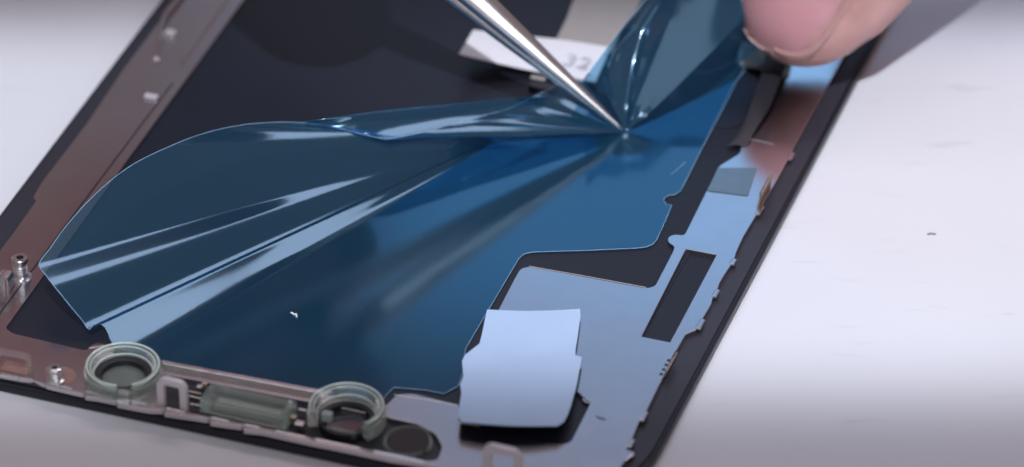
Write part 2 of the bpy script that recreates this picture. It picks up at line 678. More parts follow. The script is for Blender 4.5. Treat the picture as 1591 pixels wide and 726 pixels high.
def arch(name, pts, w, th, mat, face=EY):
    """bent strip standing up: pts in mm; w across (along face), th thick"""
    pts = [Vector(p) for p in pts]
    vs_, fs = [], []
    m = len(pts)
    for i, p in enumerate(pts):
        a = pts[max(i - 1, 0)]
        c = pts[min(i + 1, m - 1)]
        t = (c - a).normalized()
        nrm = t.cross(face).normalized()
        for sa, sb in ((-1, -1), (1, -1), (1, 1), (-1, 1)):
            vs_.append(p + nrm * (sa * th / 2) + face * (sb * w / 2))
    for i in range(m - 1):
        for k in range(4):
            l = (k + 1) % 4
            fs.append((i * 4 + k, i * 4 + l, i * 4 + 4 + l, i * 4 + 4 + k))
    fs.append((0, 1, 2, 3))
    fs.append(tuple((m - 1) * 4 + k for k in range(4)))
    return mk(name, vs_, fs, mat, phone, smooth='angle')


def staple(name, px0, py0, px1, py1, h, w, th, mat, z=ZG + 0.1, lean=0.0):
    a, b = P(px0, py0, z), P(px1, py1, z)
    up = Vector((0, 0, h)) + EY * lean
    d = (b - a).normalized() * min(0.5, (b - a).length * 0.25)
    pts = [a]
    for k in range(1, 5):
        pts.append(a + up * (0.8 * k / 5))
    tl, tr = a + up, b + up
    for k in range(6):
        an = math.pi / 2 * k / 5
        pts.append(tl + d * (1 - math.cos(an)) - up * (0.18 * (1 - math.sin(an))))
    for k in range(6):
        an = math.pi / 2 * (1 - k / 5)
        pts.append(tr - d * (1 - math.cos(an)) - up * (0.18 * (1 - math.sin(an))))
    for k in range(4, 0, -1):
        pts.append(b + up * (0.8 * k / 5))
    pts.append(b)
    return arch(name, pts, w, th, mat)


staple('spring_clip', 252, 632, 287, 640, 3.0, 0.55, 0.62, 'pale_clip')
staple('spring_clip', 757, 741, 805, 752, 3.3, 0.5, 0.75, 'pale_clip', z=ZP - 0.1)
staple('spring_clip', -12, 577, 48, 588, 2.4, 0.5, 0.4, 'clear_amber')
staple('spring_clip', 2, 452, 17, 455, 1.9, 1.2, 0.25, 'bright_steel', z=ZP)
box('copper_patch', P(25, 572, ZP) + Vector((0, 0, .03)), 2.6, 1.5, .06, 'copper_tape', phone, bev=.02)
plate('copper_patch', [px_poly([(68, 574), (84, 566), (112, 573), (119, 583), (112, 597), (78, 592)], ZP, .4)], ZP - 0.02, ZP + 0.03, 'copper_tape', phone, bevel=0.02)


# clear camera rings
def ring(px, py, ro, h, gaps, z=ZP):
    c = P(px, py, z)
    w = 0.95
    prof = [(ro - w, 0.02), (ro, 0.02), (ro, h * 0.55), (ro - 0.15, h * 0.62), (ro - .15, h - .12), (ro - 0.27, h), (ro - 0.55, h), (ro - 0.62, h - .25),
            (ro - 0.80, h - 0.32), (ro - .84, h * .5), (ro - w, h * .42)]
    a0, a1 = gaps
    o = lathe('camera_ring', c, prof, 'clear_plastic', phone, n=64, a0=a0, a1=a1)
    for r_, z_, w_ in ((ro - 0.28, h, 0.075), (ro - 0.60, h - 0.16, 0.055), (ro - 0.86, h * 0.5, 0.06)):  # pale arcs paint bright highlights along the ring's ridges
        arc = [c + EX * (r_ * math.cos(a0 + (a1 - a0) * k / 60)) + EY * (r_ * math.sin(a0 + (a1 - a0) * k / 60)) + EZ * z_ for k in range(61)]
        tube('ridge_glint', arc, w_, 'plastic_glint', o, n=8)
    return o, c


r1, c1 = ring(192, 588, 3.5, 1.55, (math.radians(-52), math.radians(282)))
lathe('gasket', c1, [(1.95, -0.3), (2.55, -0.3), (2.55, 0.55), (2.2, 0.62), (1.95, 0.5)], 'dark_void', r1, n=48)
lathe('lens', c1 - Vector((0, 0, .3)), disc_prof(2.0, 0.0, 0.30), 'clear_plastic', r1, n=40)
box('tab', c1 + EX * 1.35 - EY * 3.0 + EZ * 0.5, 1.2, 0.8, 0.95, 'clear_plastic', r1, bev=0.12)
r2, c2 = ring(539, 654, 3.5, 1.75, (math.radians(-38), math.radians(215)))
lathe('gasket', c2, [(2.0, -0.4), (2.5, -0.4), (2.5, 0.3), (2.2, 0.38), (2.0, 0.3)], 'dark_void', r2, n=48)
lathe('lens', c2 - Vector((0, 0, .45)), disc_prof(2.0, 0.0, 0.2), 'lens_glass', r2, n=40)
box('tab', c2 - EX * 1.5 - EY * 0.9 + EZ * 0.75, 0.95, 0.7, 0.9, 'green_part', r2, bev=0.1)
box('tab', c2 + EX * 2.75 - EY * 1.1 + EZ * 0.6, 0.5, 0.9, 1.2, 'clear_plastic', r2, bev=0.12)
box('tab', c2 + EX * 0.2 - EY * 1.95 + EZ * 0.2, 2.8, 0.5, 0.7, 'clear_plastic', r2, bev=0.15)

# clear speaker frame between the rings
sc_c = P(386, 640, ZP - 0.2)
bm = bmesh.new()
for sy in (-1, 1):
    add_box(bm, sc_c + EY * (sy * 1.15) + EZ * 0.6, 8.2, 0.5, 1.3, bev=0.12)
for sx in (-1, 1):
    add_box(bm, sc_c + EX * (sx * 3.7) + EZ * 0.62, 0.75, 1.8, 1.5, bev=0.15)
spk = bm_obj('speaker_frame', bm, 'clear_plastic', phone, smooth=False)
box('bar', sc_c + EZ * 0.55, 6.4, 0.32, 0.4, 'clear_plastic', spk, bev=0.1)
box('mesh_strip', sc_c + EZ * 0.05 + EY * 0.45, 6.2, 1.2, 0.12, 'flex_grey', spk, bev=0.03)
# small metal contacts on both sides of the speaker frame
for i, (x, y, sx, sy, sz) in enumerate([(300, 612, 1.6, .18, .3), (303, 620, 1.7, .18, .3), (310, 604, .5, .5, .5), (318, 600, .5, .45, .6), (306, 632, 1.3, .2, .3),
                                        (452, 634, .5, .5, .5), (456, 652, .6, .5, .6), (466, 662, .9, .7, .6), (470, 640, .8, .25, .4)]):
    box('contact', P(x, y, ZP) + EZ * 0.1, sx, sy, sz, 'bright_steel' if i % 3 else 'dull_gold', phone, bev=0.1)
# sensor lens in the slot
sl = P(634, 690, ZG + 0.12)
lathe('sensor_lens', sl, disc_prof(1.9, 0.0, 0.35, 0.12), 'lens_glass', phone, n=40)
lathe('sensor_bezel', sl, [(1.9, 0), (2.15, 0), (2.15, .42), (2.0, .48), (1.9, .4)], 'clear_plastic', phone, n=48, a0=math.radians(-15), a1=math.radians(330))

# grounding tabs on the right side
def spring_tab(px, py, l, h, tilt, mat, holes=True):
    c = P(px, py, ZP)
    up = (EZ * math.cos(tilt) + EX * math.sin(tilt)).normalized()
    side = EY
    nrm = side.cross(up)
    bm = bmesh.new()
    rnd = random.Random(int(px))
    n = 5
    for k in range(n):
        hh = h * (0.75 + 0.35 * rnd.random())
        add_box(bm, c + side * (l * ((k + .5) / n - .5)) + up * (hh / 2), l / n * 1.02, 0.16, hh, ax=side, ay=nrm, az=up, bev=0.05)
    t = bm_obj('grounding_tab', bm, mat, phone)
    if holes:
        for k in range(4):
            q = c - EX * 0.35 + side * (l * ((k + .5) / 4 - .5)) + EZ * 0.02
            lathe('perforation', q, disc_prof(0.16, 0.0, 0.03, 0.01), 'dark_void', t, n=12)
    return t


spring_tab(1039, 572, 2.9, 0.85, 0.35, 'dull_gold')
spring_tab(1185, 306, 3.6, 1.9, 0.25, 'dull_gold', False)
box('tape_strip', P(1183, 300, ZP) + EX * .35 + EZ * .5, 0.25, 3.0, 1.2, 'copper_tape', phone, bev=.05)

# glossy patch of tape beside the upper tab
plate('tape_patch', [px_poly([(1117, 262), (1176, 262), (1162, 305), (1098, 297)], ZP, .25)], ZP - 0.25, ZP + 0.09, 'tape_gloss', phone, bevel=0.03)

# black flex cable and rounded cut-out by the thumb
plate('sensor_cover', [px_poly([(1135, 100), (1182, 100), (1160, 180), (1150, 197), (1120, 200), (1085, 190)], ZD + .1, .9)], ZD - 0.02, ZD + 0.1, 'graphite', phone, bevel=0.03)


def ribbon(name, rows, mat, parent, thick=0.12, smooth=True, base=None):
    """sheet through rows of points (mm), closed with thickness"""
    nr, nc = len(rows), len(rows[0])
    top, bot = [], []
    for i in range(nr):
        for j in range(nc):
            a = Vector(rows[min(i + 1, nr - 1)][j]) - Vector(rows[max(i - 1, 0)][j])
            b = Vector(rows[i][min(j + 1, nc - 1)]) - Vector(rows[i][max(j - 1, 0)])
            n_ = a.cross(b).normalized()
            if n_.z < 0:
                n_ = -n_
            p = Vector(rows[i][j])
            top.append(p + n_ * thick / 2)
            bot.append(p - n_ * thick / 2)
    m = len(top)
    fs = []
    for i in range(nr - 1):
        for j in range(nc - 1):
            q = (i * nc + j, i * nc + j + 1, (i + 1) * nc + j + 1, (i + 1) * nc + j)
            fs.append(q)
            fs.append(tuple(m + k for k in reversed(q)))
    edge = [(0, j) for j in range(nc)] + [(i, nc - 1) for i in range(1, nr)] + [(nr - 1, j) for j in range(nc - 2, -1, -1)] + [(i, 0) for i in range(nr - 2, 0, -1)]
    e = [i * nc + j for i, j in edge]
    for k in range(len(e)):
        a, b = e[k], e[(k + 1) % len(e)]
        fs.append((a, b, m + b, m + a))
    return mk(name, top + bot, fs, mat, parent, base, smooth='angle')


def crom(pts, n):
    """Catmull-Rom through pts, n samples per span"""
    pts = [Vector(p) for p in pts]
    out = []
    for i in range(len(pts) - 1):
        p0, p1, p2, p3 = pts[max(i - 1, 0)], pts[i], pts[i + 1], pts[min(i + 2, len(pts) - 1)]
        for k in range(n):
            t = k / n
            out.append(0.5 * ((2 * p1) + (p2 - p0) * t + (2 * p0 - 5 * p1 + 4 * p2 - p3) * t * t + (3 * p1 - p0 - 3 * p2 + p3) * t ** 3))
    out.append(pts[-1])
    return out


fl = crom([P(1130, 228, ZP), P(1150, 205, ZP + .3), P(1168, 160, ZP + .6), P(1182, 120, ZP + .9), P(1190, 85, ZP + 1.0), P(1196, 40, ZP + .8)], 6)
fr_ = crom([P(1160, 228, ZP), P(1172, 205, ZP + .3), P(1196, 165, ZP + .6), P(1212, 125, ZP + .9), P(1226, 88, ZP + 1.0), P(1240, 40, ZP + .8)], 6)
ribbon('flex_cable', [[a, a.lerp(b, .5) + Vector((0, 0, .15)), b] for a, b in zip(fl, fr_)], 'flex_black', phone, .16)
plate('connector', [px_poly([(1152, 66), (1198, 74), (1188, 104), (1146, 96)], ZP + .5, .2)], ZP, ZP + 0.7, 'green_part', phone, bevel=.08)
plate('connector', [px_poly([(1202, 78), (1232, 84), (1226, 110), (1196, 103)], ZP + .5, .2)], ZP - .1, ZP + 0.5, 'green_part', phone, bevel=.08)
tube('scratch', [P(1163, 217, ZP), P(1180, 219, ZP + .02), P(1202, 225, ZP)], 0.06, 'grime', phone)
tube('scratch', [P(927, 647, ZP), P(933, 650, ZP + .02), P(941, 652, ZP)], 0.09, 'grime', phone)

# far left strip fittings
box('strip_clip', P(235, 152, ZP) + EZ * .15, 1.35, .7, .3, 'pale_clip', phone, bev=.08)
box('strip_clip', P(265, 54, ZP) + EZ * .2, 1.0, .9, .4, 'pale_clip', phone, bev=.1)
tube('strip_bracket', crom([P(243, 92, ZP + .2), P(248, 55, ZP + .5), P(256, 25, ZP + .5), P(275, 2, ZP + .4), P(300, -30, ZP + .3)], 4), 0.28, 'steel_plate', phone)
tube('strip_ridge', [P(x, y, ZP + .02) for x, y in [(283, 100), (313, 58), (360, -8), (420, -90)]], .22, 'steel_plate', phone)

# display flex with printed label at the far side of the panel
fx = [[P(862, 66, ZD + .3), P(905, 74, ZD + .3), P(952, 82, ZD + .3)], [P(880, 30, ZD + .8), P(922, 38, ZD + .8), P(966, 46, ZD + .8)],
      [P(893, -2, ZD + 1.0), P(940, 6, ZD + 1.0), P(990, 14, ZD + 1.0)], [P(925, -60, ZD + .6), P(970, -52, ZD + .6), P(1018, -45, ZD + .6)]]
fx = [list(r) for r in zip(*[crom([row[j] for row in fx], 5) for j in range(3)])]
ribbon('display_flex', fx, 'flex_grey', phone, .14)
box('flex_stiffener', P(843, 140, ZD) + EZ * .3, 2.6, 1.0, .6, 'flex_black', phone, bev=.12)
box('flex_contact', P(836, 132, ZD) + EZ * .75, 1.5, .5, .3, 'flex_grey', phone, bev=.1)

# ------------------------------------------------------------------ printed label curling over the flex
lb = [[(735, 47, 2.6), (800, 55, 1.4), (868, 62, .9), (948, 74, .8)],
      [(724, 66, 2.7), (790, 76, 1.5), (862, 86, .8), (940, 94, .7)],
      [(713, 84, 2.8), (775, 99, 1.5), (840, 113, .7), (925, 128, .6)]]
rows = []
for r in lb:
    rows.append(crom([P(x, y, ZD + z) for x, y, z in r], 8))
rows = [list(c) for c in zip(*[crom([rows[i][j] for i in range(3)], 5) for j in range(len(rows[0]))])]
lab_base = P(850, 90, ZD)
label = ribbon('paper_label', rows, 'label_paper', None, .1, base=lab_base)
label['label'] = 'small white printed paper label curling up beside the grey flex cable'
label['category'] = 'label'
BASE[label.name] = lab_base


def text(name, body, loc, size, ax, mat, parent, thick=0.015):
    cu = bpy.data.curves.new('tmp', 'FONT')
    cu.body = body
    cu.size = size
    cu.align_x = 'CENTER'
    cu.align_y = 'CENTER'
    cu.extrude = thick
    ob = bpy.data.objects.new('tmp', cu)
    col.objects.link(ob)
    dg = bpy.context.evaluated_depsgraph_get()
    me = bpy.data.meshes.new_from_object(ob.evaluated_get(dg))
    ay = EZ.cross(ax)
    v = [Vector(loc) + ax * q.co.x + ay * q.co.y + EZ * q.co.z for q in me.vertices]
    f = [tuple(p.vertices) for p in me.polygons]
    bpy.data.objects.remove(ob)
    return mk(name, v, f, mat, parent)


text('print', '32', P(897, 97, ZD + .9), 2.9, EX, 'print_grey', label)

# ------------------------------------------------------------------ white pull tab
tabpx = [
    # left, right edge rows from far to near, z above plate
    ((757, 482), (901, 481), .35), ((753, 500), (902, 492), .42), ((749, 520), (898, 520), .5), ((745, 535), (894, 545), .55),
    ((722, 553), (894, 553), .6), ((718, 562), (904, 556), .62), ((719, 575), (899, 583), .68), ((720, 585), (895, 603), .78),
    ((715, 598), (891, 617), 0.9), ((717, 612), (887, 631), 1.02), ((714, 630), (882, 645), 1.14), ((712, 646), (876, 656), 1.22), ((716, 656), (866, 662), 1.24)]
rows = []
rnd = random.Random(3)
NC = 14
for (a, b, z) in tabpx:
    row = []
    for j in range(NC):
        t = j / (NC - 1)
        zz = ZP + z + 0.18 * math.sin(t * math.pi) + 0.12 * noise.noise(Vector((a[1] * .03, t * 3, 1.0)))
        row.append(P(a[0] + (b[0] - a[0]) * t, a[1] + (b[1] - a[1]) * t + 2.5 * math.sin(t * math.pi), zz))
    rows.append(row)
cols = [[rows[i][j] for i in range(len(rows))] for j in range(NC)]
tb = P(810, 575, ZP)
tab = ribbon('pull_tab', rows, 'white_tape', None, .13, base=tb)
tab['label'] = 'folded white adhesive pull tab stuck on the steel plate'
tab['category'] = 'tape'

# ------------------------------------------------------------------ blue protective film
ZF = ZD + 0.16
TIP = (972, 206, ZF + 0.55)


CRX, CRY = 74.0, 42.0              # photo-pixel radii of the small cone under the pinch


def cone_z(x, y):
    r = math.hypot((x - TIP[0]) / CRX, (y - TIP[1]) / CRY)
    return 0.55 * max(0.0, 1 - r) ** 2


def flat(x, y):
    out = [TIP]
    for t in (.02, .04, .07, .1, .15, .22, .4, .7, 1.0):
        px, py = TIP[0] + (x - TIP[0]) * t, TIP[1] + (y - TIP[1]) * t
        out.append((px, py, ZF + cone_z(px, py)))
    return out


def rib(*pts):
    return [TIP] + [(x, y, ZF + z) for x, y, z in pts]


def lobe(x, y, z, b=0.0, k=0.5):
    """straight rib to (x,y,z) with a bulge b (mm) around t=k"""
    out = [TIP]
    for t in (.15, .3, .45, .6, .75, .9, 1.0):
        zz = 0.55 + (z - 0.55) * t
        w = math.sin(math.pi * min(1, t / (2 * k))) if t < k else math.sin(math.pi * (0.5 + 0.5 * (t - k) / (1 - k)))
        # the bulge is a lift: move the pixel up by the same amount so the sheet stays over its ground
        out.append((TIP[0] + (x - TIP[0]) * t, TIP[1] + (y - TIP[1]) * t - b * w * 13.7, ZF + zz + b * w))
    return out


VIA0, VIA1 = (764, 223, 0.0), (742, 213, 3.4)


def wing(x, y, z, v, b=0.0):
    """rib of the lifted lobe: along the pinched pleat to a second apex, then straight out like a cone"""
    vx, vy, vz = [p + (q - p) * v for p, q in zip(VIA0, VIA1)]
    out = [TIP]
    for t in (.2, .4, .7, .9):
        px, py = TIP[0] + (vx - TIP[0]) * t, TIP[1] + (vy - TIP[1]) * t
        out.append((px, py, ZF + max(cone_z(px, py), vz * t ** 1.3)))
    for t in (0, .12, .25, .4, .6, .8, 1.0):
        bb = b * math.sin(math.pi * t)
        out.append((vx + (x - vx) * t, vy + (y - vy) * t - bb * 13.7, ZF + vz + (z - vz) * t + bb))
    return out


# (points, is_crease)
FLAT_OUT = [(1132, 150), (1100, 212), (1075, 262), (1058, 296), (1048, 303), (1040, 303), (1033, 307), (1031, 312),
            (1036, 318), (1044, 319), (1030, 352), (1020, 373), (1014, 380), (1004, 384), (985, 386), (920, 389), (850, 391),
            (826, 392), (814, 395), (806, 402), (780, 446), (735, 522), (723, 543), (720, 575), (712, 600), (690, 612), (660, 606),
            (612, 602), (602, 612), (592, 625), (500, 609), (420, 594), (340, 579), (262, 564)]
F_END, F_START = (1143, 128), (225, 556)
RIBS = [
    (wing(225, 556, 0, 0.000), 0),
    (wing(205, 549, 0.02, 0.032), 0),
    (wing(192, 544, 0.12, 0.068), 0),
    (wing(180, 538, 0.36, 0.106), 0),
    (wing(172, 528, 0.66, 0.146), 0),
    (wing(166, 513, 1.05, 0.187), 0),
    (wing(158, 504, 1.3, 0.228), 0),
    (wing(148, 502, 1.5, 0.270), 0),
    (wing(139, 512, 1.42, 0.313), 0),
    (wing(128, 498, 1.9, 0.356), 0),
    (wing(112, 479, 3.15, 0.400), 0),
    (wing(95, 458, 4.45, 0.444), 0),
    (wing(82, 442, 5.2, 0.489), 0),
    (wing(70, 426, 5.65, 0.534), 0),
    (wing(61, 414, 5.95, 0.579), 0),
    (wing(78, 386, 6.7, 0.625), 0),
    (wing(104, 350, 7.7, 0.671), 0),
    (wing(146, 304, 9.1, 0.717), 0),
    (wing(206, 256, 10.2, 0.764), 0),
    (wing(258, 230, 10.5, 0.810), 0),
    (wing(312, 209, 10.3, 0.857), 0),
    (wing(372, 195, 9.6, 0.905), 0),
    (wing(430, 190, 8.4, 0.952), 0),
    (rib((900, 208, 1.0), (840, 210, 2.0), (742, 213, 3.6), (680, 215, 4.8), (580, 208, 6.5), (530, 198, 7.1), (474, 191, 7.6)), 0),
    (rib((900, 207.5, 1.0), (830, 210, 2.2), (740, 212.5, 3.8), (660, 215.5, 5.0), (625, 217, 5.7), (600, 217, 6.1)), 1),
    (lobe(664, 204, 5.6, -0.050, .6), 0),
    (lobe(696, 195, 5.3, 0.090, .7), 1),
    (lobe(730, 186, 5.05, -0.080, .7), 0),
    (lobe(762, 177, 4.75, 0.110, .65), 1),
    (lobe(790, 169, 4.42, -0.100, .65), 0),
    (lobe(812, 159, 4.22, 0.120, .6), 1),
    (lobe(832, 149, 4.08, -0.070, .6), 0),
    (lobe(850, 140, 3.95, 0.100, .6), 1),
    (lobe(866, 132, 3.88, -0.090, .6), 0),
    (lobe(886, 126, 3.8, 0.080, .6), 1),
    (lobe(905, 126, 3.85, 0.025, .6), 1),
    (rib((957, 175, 2.88), (945, 152, 4.80), (938, 138, 6.08), (932, 128, 7.04), (924, 118, 8.16), (914, 114, 9.12)), 1),
    (rib((964, 172, 2.88), (958, 145, 4.48), (954, 122, 5.92), (950, 104, 7.20), (946, 88, 8.64), (934, 87, 9.60)), 0),
    (rib((969, 168, 3.04), (968, 135, 4.96), (968, 106, 6.88), (970, 80, 8.64), (971, 58, 10.24), (955, 59, 11.20)), 0),
    (rib((974, 165, 3.20), (979, 125, 5.44), (985, 90, 7.52), (992, 55, 9.76), (999, 28, 11.52), (981, 26, 12.48)), 0),
    (rib((979, 165, 3.52), (990, 120, 6.08), (1000, 80, 8.48), (1010, 42, 10.72), (1026, -4, 13.12), (1008, -6, 14.08)), 1),
    (rib((986, 166, 3.04), (1006, 118, 5.44), (1022, 78, 7.52), (1040, 34, 9.76), (1060, -20, 12.00), (1068, -50, 13.60)), 1),
    (rib((996, 176, 2.72), (1028, 130, 4.96), (1056, 88, 7.20), (1088, 40, 9.60), (1116, -4, 11.68), (1134, -30, 12.80)), 0),
    (rib((1002, 181, 2.40), (1042, 144, 4.32), (1078, 108, 6.24), (1114, 72, 8.00), (1140, 44, 9.28), (1160, 18, 10.40)), 1),
    (rib((1004, 187, 1.28), (1042, 160, 2.24), (1082, 128, 3.20), (1120, 96, 4.48), (1148, 72, 5.60), (1174, 50, 6.56)), 0),
    (rib((1010, 189, 0.56), (1050, 168, 0.64), (1092, 142, 0.72), (1128, 116, 0.80), (1152, 96, 0.96), (1176, 78, 1.12)), 0),
    (flat(*F_END), 0),
]
NT = 44


def sample(poly, n, split=None):
    if split:
        n1 = 18
        return sample(poly[:split + 1], n1)[:-1] + sample(poly[split:], n - n1)
    pts = crom([P(*p) for p in poly], 12)
    L = [0]
    for i in range(1, len(pts)):
        L.append(L[-1] + (pts[i] - pts[i - 1]).length)
    out = []
    j = 0
    for k in range(n + 1):
        s = L[-1] * (k / n)
        while j < len(pts) - 2 and L[j + 1] < s:
            j += 1
        t = (s - L[j]) / max(1e-9, L[j + 1] - L[j])
        out.append(pts[j].lerp(pts[j + 1], min(1, t)))
    return out




def zscale(poly):
    # lower the lifted sheet onto a flatter, more natural peel (pixels stay, so it moves back)
    return [(x, y, ZF + (z - ZF) * FILM_K) for x, y, z in poly]


FILM_K = 0.72
grid = []
for q, r in enumerate(RIBS):
    sp = 5 if len(r[0]) == 12 else (3 if abs(r[0][min(3, len(r[0]) - 1)][0] - 741) < 3 else None)
    grid.append(sample(zscale(r[0]), NT, sp))
# interpolate between ribs
full, crease = [], []
NR = len(RIBS)
for i in range(NR - 1):
    j = i + 1
    a, b = grid[i], grid[j]
    z, y = grid[max(i - 1, 0)], grid[min(j + 1, NR - 1)]
    gap = max((a[-1] - b[-1]).length, (a[NT // 2] - b[NT // 2]).length)
    sub = max(2, min(14, int(gap / 0.35)))
    lin = RIBS[i][1] and RIBS[j][1]
    for s in range(sub):
        t = s / sub
        row = []
        for k in range(NT + 1):
            p1, p2 = a[k], b[k]
            p0 = p1 - (p2 - p1) if RIBS[i][1] else z[k]
            p3 = p2 + (p2 - p1) if RIBS[j][1] else y[k]
            if lin:
                q = p1.lerp(p2, t)
            else:
                # centripetal-like: scale tangents by neighbouring spacing
                d1 = max(1e-6, (p1 - p0).length)
                d2 = max(1e-6, (p2 - p1).length)
                d3 = max(1e-6, (p3 - p2).length)
                m1 = ((p1 - p0) / d1 * d2 + (p2 - p1) / d2 * d1) / (d1 + d2) * d2
                m2 = ((p2 - p1) / d2 * d3 + (p3 - p2) / d3 * d2) / (d2 + d3) * d2
                t2, t3 = t * t, t ** 3
                q = p1 * (2 * t3 - 3 * t2 + 1) + m1 * (t3 - 2 * t2 + t) + p2 * (3 * t2 - 2 * t3) + m2 * (t3 - t2)
            if q.z < ZF:
                q = Vector((q.x, q.y, ZF))
            row.append(q)
        full.append(row)
        crease.append(bool(RIBS[i][1]) and s == 0)
full.append(grid[-1])
crease.append(False)
M = len(full)
fv, ff = [P(*zscale([TIP])[0])], []
for row in full:
    fv += row[1:]
sharp_e = set()
for i in range(M - 1):
    j = i + 1
    ff.append((0, 1 + i * NT, 1 + j * NT))
    for k in range(NT - 1):
        ff.append((1 + i * NT + k, 1 + i * NT + k + 1, 1 + j * NT + k + 1, 1 + j * NT + k))
# small cone under the pinch, then the flat sheet that still lies on the panel
KZ = FILM_K
tha = math.atan2((F_END[1] - TIP[1]) / CRY, (F_END[0] - TIP[0]) / CRX)
thb = math.atan2((VIA0[1] - TIP[1]) / CRY, (VIA0[0] - TIP[0]) / CRX)
NA, NRG = 48, 12
arc0 = len(fv)
for q in range(NRG):
    r = (q + 1) / NRG
    for k in range(NA + 1):
        th = tha + (thb - tha) * k / NA
        x, y = TIP[0] + CRX * r * math.cos(th), TIP[1] + CRY * r * math.sin(th)
        fv.append(P(x, y, ZF + KZ * cone_z(x, y)))
for k in range(NA):
    ff.append((0, arc0 + k, arc0 + k + 1))
    for q in range(NRG - 1):
        ff.append((arc0 + q * (NA + 1) + k, arc0 + (q + 1) * (NA + 1) + k, arc0 + (q + 1) * (NA + 1) + k + 1, arc0 + q * (NA + 1) + k + 1))
lastring = [arc0 + (NRG - 1) * (NA + 1) + k for k in range(NA + 1)]
out0 = len(fv)
flat_rim = [P(x, y, ZF) for x, y in [F_END] + FLAT_OUT + [F_START, VIA0[:2]]]
fv += flat_rim
loop = lastring[::-1] + [out0 + k for k in range(len(flat_rim))]
from mathutils.geometry import tessellate_polygon
for tri in tessellate_polygon([[Vector((fv[i].x, fv[i].y, 0)) for i in loop]]):
    ff.append(tuple(loop[i] for i in tri))
oR = len(fv)
# far wing of the film that rises behind the near rim
E = [(474, 191, 7.6), (530, 199, 7.0), (580, 210, 6.4), (608, 216, 6.0), (640, 211, 5.7), (690, 197, 5.3), (740, 184, 4.8), (792, 168, 4.5), (850, 142, 4.05)]
Bk = [(474, 190, 7.8), (520, 184, 8.15), (560, 179, 8.0), (600, 174, 7.75), (640, 170, 7.35), (690, 165, 6.7), (740, 160, 6.0), (792, 155, 5.3), (850, 150, 4.4)]
Ec = crom([P(x, y, ZF + z) for x, y, z in [(x, y, z * FILM_K) for x, y, z in E]], 6)
Bc = crom([P(x, y, ZF + z) for x, y, z in [(x, y, z * FILM_K) for x, y, z in Bk]], 6)
Cc = [b + EY * (4.0 * math.sin(math.pi * k / (len(Bc) - 1))) - EZ * (3.5 * math.sin(math.pi * k / (len(Bc) - 1))) for k, b in enumerate(Bc)]
NW = 18
o0 = len(fv)
for e, b, c in zip(Ec, Bc, Cc):
    for k in range(NW + 1):
        t = k / NW
        if t < .62:
            u = t / .62
            mid = e.lerp(b, .55) + Vector((0, .7, -.22)) * min(1.0, (e - b).length / 3.0)
            fv.append(e * (1 - u) ** 2 + mid * 2 * u * (1 - u) + b * u * u)
        else:
            u = (t - .62) / .38
            m2 = b + (b - e) * .25 + EZ * .1
            fv.append(b * (1 - u) ** 2 + m2 * 2 * u * (1 - u) + c * u * u)
for i in range(len(Ec) - 1):
    for k in range(NW):
        ff.append((o0 + i * (NW + 1) + k, o0 + i * (NW + 1) + k + 1, o0 + (i + 1) * (NW + 1) + k + 1, o0 + (i + 1) * (NW + 1) + k))

film_base = P(700, 400, ZF)
film = mk('protective_film', fv, ff, 'blue_film', None, base=film_base, smooth='sheet')
film['label'] = 'creased transparent blue protective film being peeled off the dark panel'
film['category'] = 'film'
me = film.data
for p in me.polygons:
    p.use_smooth = True
cre = {i for i in range(M) if crease[i]}
for e in me.edges:
    a, b = e.vertices
    if a == 0 or b == 0:
        continue
    if a < arc0 and b < arc0:
        ra, rb = (a - 1) // NT, (b - 1) // NT
        if ra == rb and ra in cre:
            e.use_edge_sharp = True
rim = flat_rim[:-1] + [row[-1] for row in full][1:-1]
tube('film_rim_glint', rim, 0.028, 'film_edge', film, n=5, closed=True)  # pale tube paints the edge highlight around the film

# ------------------------------------------------------------------ tweezers
TW = P(*zscale([TIP])[0])
TD = Vector((-0.70, 0.15, 0.62)).normalized()
side = TD.cross(FWD).normalized()          # across the tool, as seen
depth = side.cross(TD).normalized()
tw_base = TW.copy()
tw = root('tweezers', tw_base, 'polished steel fine point tweezers pinching the blue film', 'tweezers')


def tw_arm(s):
    vs_, fs = [], []
    st = [(0, .16, .16, .0), (1.2, .30, .26, .03), (4, .66, .5, .06), (8, 1.15, .85, .12), (13, 1.75, 1.2, .2), (19, 2.4, 1.5, .32), (26, 3.1, 1.7, .6), (36, 3.7, 1.7, 1.4),
          (52, 4.2, 1.3, 2.8), (75, 4.4, 1.0, 3.8), (100, 4.4, 1.0, 2.6), (122, 4.0, 1.0, .5)]
    prof = [(math.copysign(abs(math.cos(q)) ** .75, math.cos(q)), math.copysign(abs(math.sin(q)) ** .75, math.sin(q))) for q in [2 * math.pi * (k + .5) / 28 for k in range(28)]]
    for (l, w, t, off) in st:
        c = TW + TD * l + (side * 0.42 + depth * 0.9) * (s * (off + t * 0.36))
        for a, b in prof:
            vs_.append(c + side * (a * w * .5 * 1.05) + depth * (b * t * .5))
    m = len(prof)
    for i in range(len(st) - 1):
        for k in range(m):
            l = (k + 1) % m
            fs.append((i * m + k, i * m + l, (i + 1) * m + l, (i + 1) * m + k))
    fs.append(tuple(range(m)))
    fs.append(tuple((len(st) - 1) * m + k for k in range(m)))
    o = mk('arm', vs_, fs, 'tweezer_steel', tw, smooth=True)
    return o


for s in (-1, 1):
    tw_arm(s)
box('end_block', TW + TD * 123, 3.0, 3.0, 8.0, 'tweezer_steel', tw, ax=side, ay=depth, az=TD, bev=.4)

# ------------------------------------------------------------------ hand
hb = P(1210, 85, 8)
TH0 = P(1186, 84, ZP + 3.8)


